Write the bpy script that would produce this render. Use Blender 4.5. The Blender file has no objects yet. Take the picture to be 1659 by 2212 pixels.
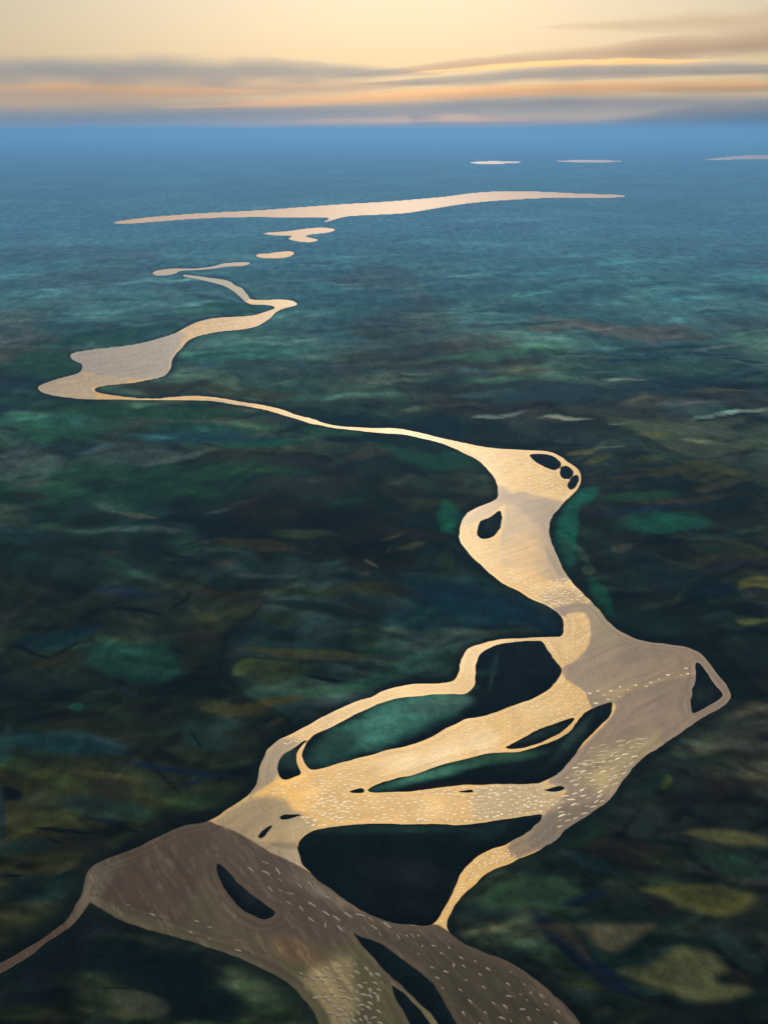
import bpy, math, random
import numpy as np
from mathutils import Vector

# ------------------------------------------------------------------ camera, sky, sun, exposure
FD, CX, CY = 2125.0, 829.5, 1106.0          # focal length and centre for a 1659 x 2212 view
HOR = 285.0
PITCH = math.atan((CY - HOR) / FD)
H = 400.0
SUN_EL, SUN_AZ = math.radians(30), math.radians(1)   # azimuth measured from +Y towards +X

scene = bpy.context.scene
cam_d = bpy.data.cameras.new("camera")
cam = bpy.data.objects.new("camera", cam_d)
scene.collection.objects.link(cam)
cam.location = (0, 0, H)
cam.rotation_euler = (math.radians(90) - PITCH, 0, 0)
cam_d.sensor_fit = 'VERTICAL'
cam_d.sensor_height = 24.0
cam_d.lens = 24.0 * FD / 2212.0
cam_d.clip_start = 1.0
cam_d.clip_end = 400000.0
scene.camera = cam

world = bpy.data.worlds.new("World")
scene.world = world
world.use_nodes = True
nt = world.node_tree
for n in list(nt.nodes):
    nt.nodes.remove(n)
wo = nt.nodes.new("ShaderNodeOutputWorld")
bg = nt.nodes.new("ShaderNodeBackground")
sk = nt.nodes.new("ShaderNodeTexSky")
sk.sky_type = 'NISHITA'
sk.sun_disc = False
sk.sun_elevation = SUN_EL
sk.sun_rotation = SUN_AZ
sk.altitude = 400
sk.air_density = 1.3
sk.dust_density = 3.0
sk.ozone_density = 0.6
bg.inputs['Strength'].default_value = 0.05
tn = nt.nodes.new("ShaderNodeVectorMath"); tn.operation = 'MULTIPLY'
tn.inputs[1].default_value = (0.94, 0.90, 0.87)          # evening warmth of the whole sky
nt.links.new(sk.outputs[0], tn.inputs[0])
nt.links.new(tn.outputs[0], bg.inputs['Color'])
nt.links.new(bg.outputs[0], wo.inputs['Surface'])

sun_d = bpy.data.lights.new("sun", 'SUN')
sun_d.energy = 4.2
sun_d.angle = math.radians(0.5)
sun_d.color = (1.0, 0.81, 0.56)
sun = bpy.data.objects.new("sun", sun_d)
scene.collection.objects.link(sun)
sd = Vector((math.sin(SUN_AZ) * math.cos(SUN_EL), math.cos(SUN_AZ) * math.cos(SUN_EL), math.sin(SUN_EL)))
sun.rotation_euler = sd.to_track_quat('Z', 'Y').to_euler()
sun.location = (0, 0, 3000)

scene.view_settings.view_transform = 'Standard'
scene.view_settings.look = 'None'
scene.view_settings.exposure = 0.0
scene.view_settings.gamma = 1.0
scene.render.engine = 'CYCLES'
scene.cycles.max_bounces = 4
scene.cycles.volume_bounces = 1
scene.cycles.use_denoising = True

rng = np.random.default_rng(11)

# ------------------------------------------------------------------ helpers
def ground(px, py, z=0.0):
    """point of the level z seen at picture position (px, py) from the viewpoint"""
    px = np.asarray(px, float); py = np.asarray(py, float)
    dx = (px - CX) / FD; dy = -(py - CY) / FD
    t = (H - z) / (math.sin(PITCH) - dy * math.cos(PITCH))
    return t * dx, t * (math.cos(PITCH) + dy * math.sin(PITCH))

def pic(x, y):
    d = np.maximum(y * math.cos(PITCH) + H * math.sin(PITCH), 30.0)
    u = y * math.sin(PITCH) - H * math.cos(PITCH)
    return CX + FD * x / d, CY - FD * u / d

TILES = {'SRC': (0, 0, 1.0),  # origin and scale of the sketches the outlines were drawn in (source pixels)
    'D': (0, 0, 1659 / 2499.0), 'T1': (0, 600, 1.659), 'T2': (0, 950, 1.659), 'T3': (900, 1350, 1.58),
    'T4': (1600, 1950, 1.8454), 'T5': (800, 1980, 1.8433), 'T6': (700, 2450, 1.8433),
    'T7': (0, 2600, 1.659), 'T8': (900, 2700, 1.58), 'R': (1250, 0, 1.3283), 'L': (0, 0, 1.3272),
    'Q': (1500, 2500, 1.6607), 'W': (0, 1300, 1.3272), 'V': (1500, 900, 1.6607), 'Z': (0, 2300, 1.8433)}
KD = 1659 / 2499.0

def P(*runs):
    """('T3', [(x, y), ...]), ... -> outline in picture units"""
    out = []
    for t, pts in runs:
        ox, oy, s = TILES[t]
        for x, y in pts:
            out.append(((ox + x / s) * KD, (oy + y / s) * KD))
    return np.array(out)

def smooth(p, n=3, tension=0.5):
    q = []
    m = len(p)
    for i in range(m):
        p0, p1, p2, p3 = p[i - 1], p[i], p[(i + 1) % m], p[(i + 2) % m]
        for k in range(n):
            t = k / n
            q.append(0.5 * ((2 * p1) + (p2 - p0) * t + (2 * p0 - 5 * p1 + 4 * p2 - p3) * t * t
                            + (3 * p1 - p0 - 3 * p2 + p3) * t ** 3))
    return np.array(q)

def sdf(poly, x, y, margin):
    """signed distance (negative inside) of points to a closed outline; margin beyond its box is enough"""
    res = np.full(x.shape, float(margin))
    m = (x > poly[:, 0].min() - margin) & (x < poly[:, 0].max() + margin) & (y > poly[:, 1].min() - margin) & (y < poly[:, 1].max() + margin)
    if not m.any():
        return res
    xs = x[m]; ys = y[m]
    d2 = np.full(xs.shape, 1e18); ins = np.zeros(xs.shape, bool)
    a = poly; b = np.roll(poly, -1, 0)
    for (ax, ay), (bx, by) in zip(a, b):
        ex, ey = bx - ax, by - ay
        L = ex * ex + ey * ey + 1e-12
        wx = xs - ax; wy = ys - ay
        t = np.clip((wx * ex + wy * ey) / L, 0, 1)
        qx = wx - ex * t; qy = wy - ey * t
        np.minimum(d2, qx * qx + qy * qy, out=d2)
        if ay != by:
            c = (ay > ys) != (by > ys)
            ins ^= c & (xs < ex * (ys - ay) / (by - ay) + ax)
    d = np.sqrt(d2)
    res[m] = np.where(ins, -d, np.minimum(d, margin))
    return res

def hash2(i, j, s):
    n = (i * 374761393 + j * 668265263 + s * 1442695041) & 0xffffffff
    n = ((n ^ (n >> 13)) * 1274126177) & 0xffffffff
    n = n ^ (n >> 16)
    return (n & 0xffff) / 65535.0

def vnoise(x, y, s=0):
    i = np.floor(x).astype(np.int64); j = np.floor(y).astype(np.int64)
    fx = x - i; fy = y - j
    fx = fx * fx * (3 - 2 * fx); fy = fy * fy * (3 - 2 * fy)
    a = hash2(i, j, s); b = hash2(i + 1, j, s); c = hash2(i, j + 1, s); d = hash2(i + 1, j + 1, s)
    return (a * (1 - fx) + b * fx) * (1 - fy) + (c * (1 - fx) + d * fx) * fy

def fbm(x, y, s=0, o=4):
    t = 0; a = 0.5; w = 0
    for k in range(o):
        t = t + a * vnoise(x, y, s + k * 17); w += a
        x = x * 2.03 + 5.1; y = y * 2.03 + 3.7; a *= 0.5
    return t / w

def sstep(a, b, x):
    t = np.clip((x - a) / (b - a), 0, 1)
    return t * t * (3 - 2 * t)

def tag(o, label, cat, group=None, kind=None):
    o['label'] = label
    o['category'] = cat
    if group: o['group'] = group
    if kind: o['kind'] = kind
    return o

def mesh_obj(name, verts, faces, mat, cols=None, smooth_shade=True):
    """verts (n,3), faces (m,k) arrays of equal corner count"""
    me = bpy.data.meshes.new(name)
    verts = np.asarray(verts, np.float32); faces = np.asarray(faces, np.int32)
    k = faces.shape[1]
    me.vertices.add(len(verts)); me.vertices.foreach_set('co', verts.ravel())
    me.loops.add(faces.size); me.loops.foreach_set('vertex_index', faces.ravel())
    me.polygons.add(len(faces))
    me.polygons.foreach_set('loop_start', np.arange(0, faces.size, k, dtype=np.int32))
    me.polygons.foreach_set('loop_total', np.full(len(faces), k, np.int32))
    me.polygons.foreach_set('use_smooth', np.full(len(faces), smooth_shade))
    if cols is not None:
        at = me.color_attributes.new('tint', 'FLOAT_COLOR', 'POINT')
        c = np.ones((len(verts), 4), np.float32); c[:, :3] = cols
        at.data.foreach_set('color', c.ravel())
    me.update(calc_edges=True); me.validate()
    me.materials.append(mat)
    o = bpy.data.objects.new(name, me)
    scene.collection.objects.link(o)
    return o

def grid_part(name, keep, X, Y, Z, C, mat):
    """the cells of a grid where keep is true, as one mesh of its own"""
    r, c = X.shape
    ids = np.arange(r * c).reshape(r, c)
    ci, cj = np.nonzero(keep)
    f = np.stack([ids[ci, cj], ids[ci, cj + 1], ids[ci + 1, cj + 1], ids[ci + 1, cj]], 1)
    used, inv = np.unique(f, return_inverse=True)
    V = np.stack([X.ravel()[used], Y.ravel()[used], Z.ravel()[used]], 1)
    return mesh_obj(name, V, inv.reshape(f.shape), mat, C.reshape(-1, 3)[used])

# ------------------------------------------------------------------ outlines
river_line = P(
    ('T3', [(158, 12), (220, 35), (300, 55), (380, 62), (450, 66), (520, 68), (600, 68), (680, 80), (760, 97), (840, 118), (920, 135), (1000, 152), (1080, 167), (1160, 175), (1260, 180), (1360, 185), (1420, 195), (1465, 218), (1500, 245), (1540, 272), (1562, 305), (1563, 340), (1548, 378), (1520, 410), (1480, 445), (1450, 480), (1415, 525), (1400, 570), (1400, 610), (1415, 660), (1440, 720), (1470, 790), (1510, 850), (1570, 915), (1610, 955)]),
    ('T4', [(640, 60), (690, 125), (740, 175), (800, 210), (870, 240), (950, 258), (1050, 270), (1140, 280), (1200, 298), (1250, 325), (1290, 370), (1340, 435), (1395, 500), (1430, 555), (1435, 590), (1410, 625), (1340, 670), (1260, 715), (1180, 770), (1100, 825), (1010, 885), (930, 935), (870, 985), (820, 1045), (780, 1100), (745, 1150), (710, 1195), (670, 1235), (600, 1280), (530, 1325), (460, 1370)]),
    ('T8', [(1430, 55), (1380, 85), (1320, 120), (1260, 145), (1180, 180), (1110, 210), (1060, 240), (1010, 290), (960, 335), (920, 385), (890, 435), (872, 470), (880, 515), (900, 545), (960, 585), (1040, 620), (1120, 650), (1200, 685), (1280, 735), (1350, 790), (1420, 845), (1480, 895), (1530, 950), (1565, 1005), (1600, 1080), (1640, 1200), (1680, 1400), (1500, 1700), (900, 1700), (500, 1400), (300, 1150), (255, 1060)]),
    ('T8', [(225, 1000), (180, 920), (120, 840), (60, 790)]),
    ('T7', [(1530, 980), (1450, 930), (1350, 880), (1250, 845), (1150, 810), (1050, 775), (950, 745), (850, 715), (760, 690), (680, 665), (600, 625), (540, 590), (490, 555), (470, 580), (430, 635), (390, 685), (320, 735), (240, 785), (160, 845), (80, 895), (0, 942), (-160, 1020), (-400, 1130), (-900, 1300), (-900, 1230), (-400, 1070), (-160, 970), (0, 888), (80, 848), (160, 800), (240, 745), (320, 685), (380, 635), (410, 580), (435, 530), (450, 470), (462, 420), (490, 375), (540, 340), (600, 312), (680, 285), (760, 250), (840, 210), (920, 175), (1000, 145), (1080, 130), (1130, 115), (1180, 90), (1230, 55), (1280, 20)]),
    ('T6', [(190, 262), (225, 225), (245, 190), (260, 140), (270, 80), (290, 25)]),
    ('T5', [(115, 880), (140, 835), (190, 795), (250, 765), (320, 730), (400, 685), (480, 640), (570, 595), (660, 560), (750, 530), (820, 495), (900, 472), (980, 457), (1060, 450), (1150, 450), (1220, 440), (1255, 425), (1275, 390), (1285, 340), (1300, 290), (1320, 255), (1350, 232), (1420, 210), (1500, 190), (1580, 182)]),
    ('T4', [(184, 234), (300, 228), (380, 226), (415, 222), (430, 190), (430, 150), (415, 105), (390, 75), (350, 50), (300, 25)]),
    ('T3', [(1311, 948), (1240, 905), (1160, 865), (1080, 800), (1020, 745), (970, 690), (942, 645), (940, 600), (950, 550), (975, 510), (1010, 485), (1060, 465), (1110, 445), (1135, 425), (1138, 385), (1125, 340), (1100, 300), (1060, 255), (1020, 225), (980, 205), (930, 180), (860, 150), (790, 130), (740, 120), (680, 105), (620, 98), (560, 95), (480, 88), (380, 76), (300, 68), (220, 52), (158, 38)]),
)
far_line = P(('T2', [(1605, 68), (1590, 52), (1550, 43), (1500, 41), (1440, 43), (1350, 45), (1350, 66), (1420, 68), (1470, 75), (1485, 86), (1470, 95), (1420, 112), (1370, 126), (1300, 133), (1200, 138), (1130, 146), (1060, 165), (1000, 195), (950, 222), (880, 245), (800, 268), (720, 285), (620, 298), (520, 308), (430, 322), (392, 332), (382, 345), (390, 362), (420, 378), (443, 390), (446, 410), (435, 432), (390, 450), (320, 468), (255, 490), (215, 508), (208, 522), (235, 543), (300, 560), (400, 573), (500, 580), (620, 580), (740, 582), (860, 582), (930, 583), (1000, 583), (1100, 585), (1180, 592), (1250, 605), (1350, 620), (1450, 640), (1540, 668), (1600, 685), (1700, 716), (1715, 694), (1600, 664), (1540, 640), (1480, 624), (1400, 607), (1310, 595), (1230, 580), (1150, 568), (1080, 563), (1000, 563), (930, 568), (880, 573), (800, 573), (720, 572), (640, 562), (560, 550), (522, 540), (513, 525), (530, 513), (570, 505), (640, 497), (720, 490), (800, 475), (870, 460), (905, 440), (925, 405), (930, 370), (950, 335), (985, 300), (1010, 268), (1050, 245), (1110, 228), (1200, 212), (1300, 203), (1380, 187), (1420, 168), (1460, 140), (1490, 110), (1530, 90), (1580, 77)]))
zigzag_line = P(('T1', [(990, 486), (1060, 493), (1130, 503), (1200, 512), (1250, 526), (1268, 543), (1305, 558), (1335, 590), (1362, 622), (1440, 624), (1470, 632), (1440, 638), (1340, 640), (1305, 615), (1262, 578), (1215, 550), (1155, 532), (1080, 514), (1000, 498)]))
bend_line = P(('T1', [(826, 478), (850, 465), (910, 456), (960, 453), (1050, 454), (1150, 443), (1200, 428), (1260, 422), (1335, 419), (1350, 428), (1300, 441), (1220, 444), (1150, 455), (1050, 464), (980, 466), (950, 480), (900, 491), (845, 492)]))
pond_line = P(('T1', [(1383, 388), (1398, 376), (1450, 373), (1500, 365), (1572, 362), (1588, 374), (1560, 390), (1500, 399), (1430, 398)]))
loop_line = P(('SRC', [(857, 759), (930, 753), (1000, 744), (1050, 741), (1090, 746), (1070, 756), (1010, 763), (995, 770), (1035, 780), (1010, 788), (975, 786), (940, 778), (950, 768), (900, 766)]))
lake_line = P(('SRC', [(370, 724), (450, 711), (570, 700), (700, 692), (850, 684), (1000, 673), (1110, 665), (1250, 657), (1350, 649), (1450, 640), (1540, 628), (1630, 623), (1750, 624), (1880, 630), (2020, 635), (2020, 641), (1930, 644), (1810, 643), (1690, 648), (1600, 654), (1510, 663), (1420, 677), (1330, 692), (1240, 698), (1150, 702), (1110, 708), (1052, 724), (1070, 709), (965, 708), (845, 706), (720, 708), (600, 714), (500, 722), (410, 728)]))
far_a = P(('R', [(-60, 702), (370, 702), (430, 698), (480, 696), (600, 701), (490, 708), (420, 709)][1:]))
far_b = P(('R', [(740, 697), (850, 691), (930, 691), (1030, 697), (930, 702), (860, 702)]))
far_c = P(('R', [(1390, 690), (1480, 679), (1560, 672), (1800, 667), (2200, 669), (2500, 676), (2200, 684), (1800, 687), (1560, 687), (1480, 691)]))

islands = [
 # name, label, category, outline
 ('island', 'small dark green island in the upper bend, largest of three in a row', 'island',
  P(('T3', [(1300, 205), (1340, 200), (1400, 205), (1440, 225), (1462, 250), (1450, 272), (1425, 285), (1380, 268), (1340, 248), (1312, 225)]))),
 ('island', 'tiny squarish dark island in the middle of the three along the upper bend rim', 'island',
  P(('T3', [(1455, 290), (1475, 262), (1505, 268), (1525, 295), (1518, 315), (1495, 330), (1465, 322)]))),
 ('island', 'tiny upright oval dark island at the right tip of the upper bend', 'island',
  P(('T3', [(1498, 350), (1525, 315), (1548, 312), (1550, 345), (1532, 376), (1508, 385), (1495, 370)]))),
 ('island', 'teardrop shaped dark island near the left bank of the smooth tan reach', 'island',
  P(('T3', [(1150, 490), (1157, 530), (1150, 575), (1125, 615), (1090, 635), (1050, 635), (1030, 610), (1035, 575), (1050, 545), (1090, 528), (1125, 505)]))),
 ('island', 'dark triangular island at the far right tip of the river, ringed by a thin channel', 'island',
  P(('T4', [(1225, 383), (1245, 385), (1270, 410), (1320, 490), (1378, 560), (1378, 585), (1350, 610), (1280, 650), (1215, 683), (1195, 665), (1192, 610), (1205, 540), (1222, 470), (1220, 420)]))),
 ('island', 'long island with a bright teal meadow, between the narrow left and golden main channels', 'island',
  P(('T4', [(200, 250), (260, 248), (300, 250), (330, 290), (360, 340), (395, 385), (418, 415), (410, 455), (380, 500), (330, 550), (260, 590), (180, 620), (90, 655)]),
    ('T5', [(1474, 629), (1400, 650), (1320, 662), (1280, 680), (1200, 720), (1120, 765), (1040, 800), (950, 830), (850, 850), (750, 880), (650, 905), (550, 930), (470, 955), (400, 968), (370, 955), (345, 920), (335, 875), (350, 830), (375, 795), (400, 765), (460, 735), (530, 700), (620, 655), (720, 605), (800, 570), (880, 545), (960, 530), (1060, 522), (1150, 512), (1230, 513), (1300, 515), (1340, 500), (1365, 470), (1375, 420), (1380, 350), (1390, 300), (1420, 260), (1480, 225), (1560, 205)]))),
 ('island', 'small green pocket island at the left end of the long teal meadow island', 'island',
  P(('T5', [(370, 785), (335, 800), (280, 840), (225, 875), (198, 920), (190, 965), (200, 1005), (235, 1027), (290, 1012), (328, 997), (330, 975), (310, 930), (305, 880), (325, 840)]))),
 ('island', 'slim dark wedge island above the curved side creek beside the golden channel', 'island',
  P(('T4', [(500, 713), (470, 715), (400, 740), (300, 775), (210, 820), (130, 865), (80, 893), (150, 898), (220, 885), (300, 855), (380, 820), (440, 780), (475, 745)]))),
 ('island', 'long tapering green island between the golden channel above and the speckled channel below', 'island',
  P(('T4', [(725, 622), (700, 620), (640, 640), (580, 665), (550, 685), (525, 715), (490, 765), (430, 820), (330, 866), (220, 900), (150, 916), (60, 920), (0, 925)]),
    ('T5', [(1400, 880), (1320, 900), (1200, 930), (1100, 965), (1000, 995), (900, 1020), (800, 1050), (745, 1075), (735, 1095), (780, 1103), (900, 1100), (1050, 1090), (1200, 1070), (1350, 1058)]),
    ('T4', [(0, 1112), (100, 1112), (200, 1110), (280, 1105), (330, 1085), (380, 1055), (430, 1015), (490, 940), (550, 860), (620, 790), (680, 730), (715, 680)]))),
 ('islet', 'tiny dark islet just off the left tip of the long tapering island', 'islet',
  P(('T5', [(615, 1105), (640, 1088), (690, 1076), (708, 1083), (710, 1101), (690, 1108)]))),
 ('islet', 'tiny thin grey green islet in the middle of the speckled channel', 'islet',
  P(('T5', [(1275, 1101), (1320, 1086), (1355, 1084), (1372, 1096), (1340, 1106)]))),
 ('islet', 'flat grey islet where the speckled channel meets the grey right arm', 'islet',
  P(('T4', [(290, 1150), (340, 1135), (400, 1120), (432, 1128), (425, 1145), (370, 1157)]))),
 ('islet', 'short dark islet lying level in the khaki shallows above the dark river', 'islet',
  P(('T6', [(390, 390), (410, 372), (470, 367), (540, 363), (500, 381), (440, 396), (405, 398)]))),
 ('islet', 'small dark slanting islet in the khaki shallows, close to the confluence line', 'islet',
  P(('T6', [(255, 500), (280, 470), (320, 440), (355, 430), (330, 460), (300, 500), (272, 515)]))),
 ('island', 'broad near black island between speckled channel, dark river and narrow golden creek', 'island',
  P(('T6', [(495, 565), (510, 520), (560, 480), (640, 455), (750, 435), (880, 428), (1000, 422), (1150, 430), (1300, 428), (1450, 430), (1600, 422)]),
    ('T4', [(0, 1335), (100, 1320), (200, 1303), (270, 1293), (300, 1293), (285, 1330), (240, 1380), (180, 1420)]),
    ('T8', [(1208, 56), (1170, 80), (1100, 100), (1040, 135), (980, 185), (945, 235), (920, 290), (895, 350), (865, 400), (840, 445), (805, 487), (750, 497), (680, 490), (600, 480), (520, 455), (440, 415), (360, 365), (280, 305), (200, 245), (135, 185), (115, 130), (105, 95)]))),
 ('island', 'lens shaped black island lying aslant in the wide brown river', 'island',
  P(('T7', [(1170, 350), (1190, 353), (1230, 395), (1290, 455), (1350, 510), (1410, 550), (1470, 590), (1490, 612), (1470, 640), (1420, 650), (1360, 630), (1300, 590), (1240, 520), (1200, 450), (1172, 385)]))),
 ('island', 'long black island splitting the brown river at the bottom edge of the view', 'island',
  P(('T8', [(395, 530), (430, 550), (500, 570), (560, 600), (620, 650), (690, 700), (760, 755), (810, 805), (850, 860), (890, 930), (930, 1000), (985, 1090), (1000, 1200), (940, 1230), (880, 1130), (830, 1000), (790, 940), (730, 885), (680, 835), (590, 760), (530, 690), (480, 630), (430, 580)]))),
 ('island', 'narrow dark island beside the long black one, across a pale olive creek', 'island',
  P(('T8', [(595, 800), (650, 840), (700, 890), (750, 950), (795, 1010), (840, 1100), (860, 1190), (790, 1190), (740, 1100), (690, 1000), (650, 930), (610, 860)]))),
]

def to_ground(p):
    x, y = ground(p[:, 0], p[:, 1])
    return np.stack([x, y], 1)

G_river = to_ground(smooth(river_line)); G_far = to_ground(smooth(far_line))
G_small = {k: to_ground(smooth(v, 4)) for k, v in dict(zigzag=zigzag_line, bend=bend_line, pond=pond_line, loop=loop_line, lake=lake_line, fa=far_a, fb=far_b, fc=far_c).items()}
G_isl = [to_ground(smooth(i[3])) for i in islands]
MAR = 160.0

def fields(X, Y, full=True):
    """dict of signed distances (m)"""
    R = sdf(G_river, X, Y, MAR); F = sdf(G_far, X, Y, MAR)
    S = {k: sdf(v, X, Y, MAR * 2) for k, v in G_small.items()}
    main = np.minimum(R, F)
    I = [sdf(g, X, Y, MAR) for g in G_isl]
    Imin = np.min(np.stack(I), 0) if I else None
    w = np.maximum(main, -Imin)
    for v in S.values():
        w = np.minimum(w, v)
    # the shoreline is not ruled: little bays and points
    w = w + (fbm(X / 9.0, Y / 9.0, 801, 4) - .5) * (2.0 + 2.6 * sstep(1500, 5000, Y)) * (np.abs(w) < 40)
    return w, R, F, S, I

# ------------------------------------------------------------------ grids on the plain
def make_grid(step_y, step_x, x0, x1, y0, y1, far_step):
    rows = []
    y = y0
    while y < y1:
        rows.append(y)
        y += far_step if y < 720 else step_y
    rows = np.array(rows)
    cols = np.arange(x0, x1, step_x)
    PX, PY = np.meshgrid(cols, rows)
    X, Y = ground(PX, PY)
    return X, Y, PX, PY

# ------------------------------------------------------------------ land colours (base colours of the cover, distance haze painted in)
DK = (0.010, 0.022, 0.021)      # conifer forest
DKB = (0.010, 0.020, 0.032)     # wet bog
TEAL = (0.022, 0.095, 0.085)    # wet meadow
TEAL2 = (0.045, 0.15, 0.13)
GRN = (0.016, 0.06, 0.035)
OLV = (0.060, 0.075, 0.026)
BRN = (.044, .034, .024)
SLT = (0.055, 0.085, 0.095)
GRY = (0.07, 0.085, 0.075)
NVY = (0.010, 0.022, 0.055)
BLK = (0.004, 0.008, 0.009)

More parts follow.
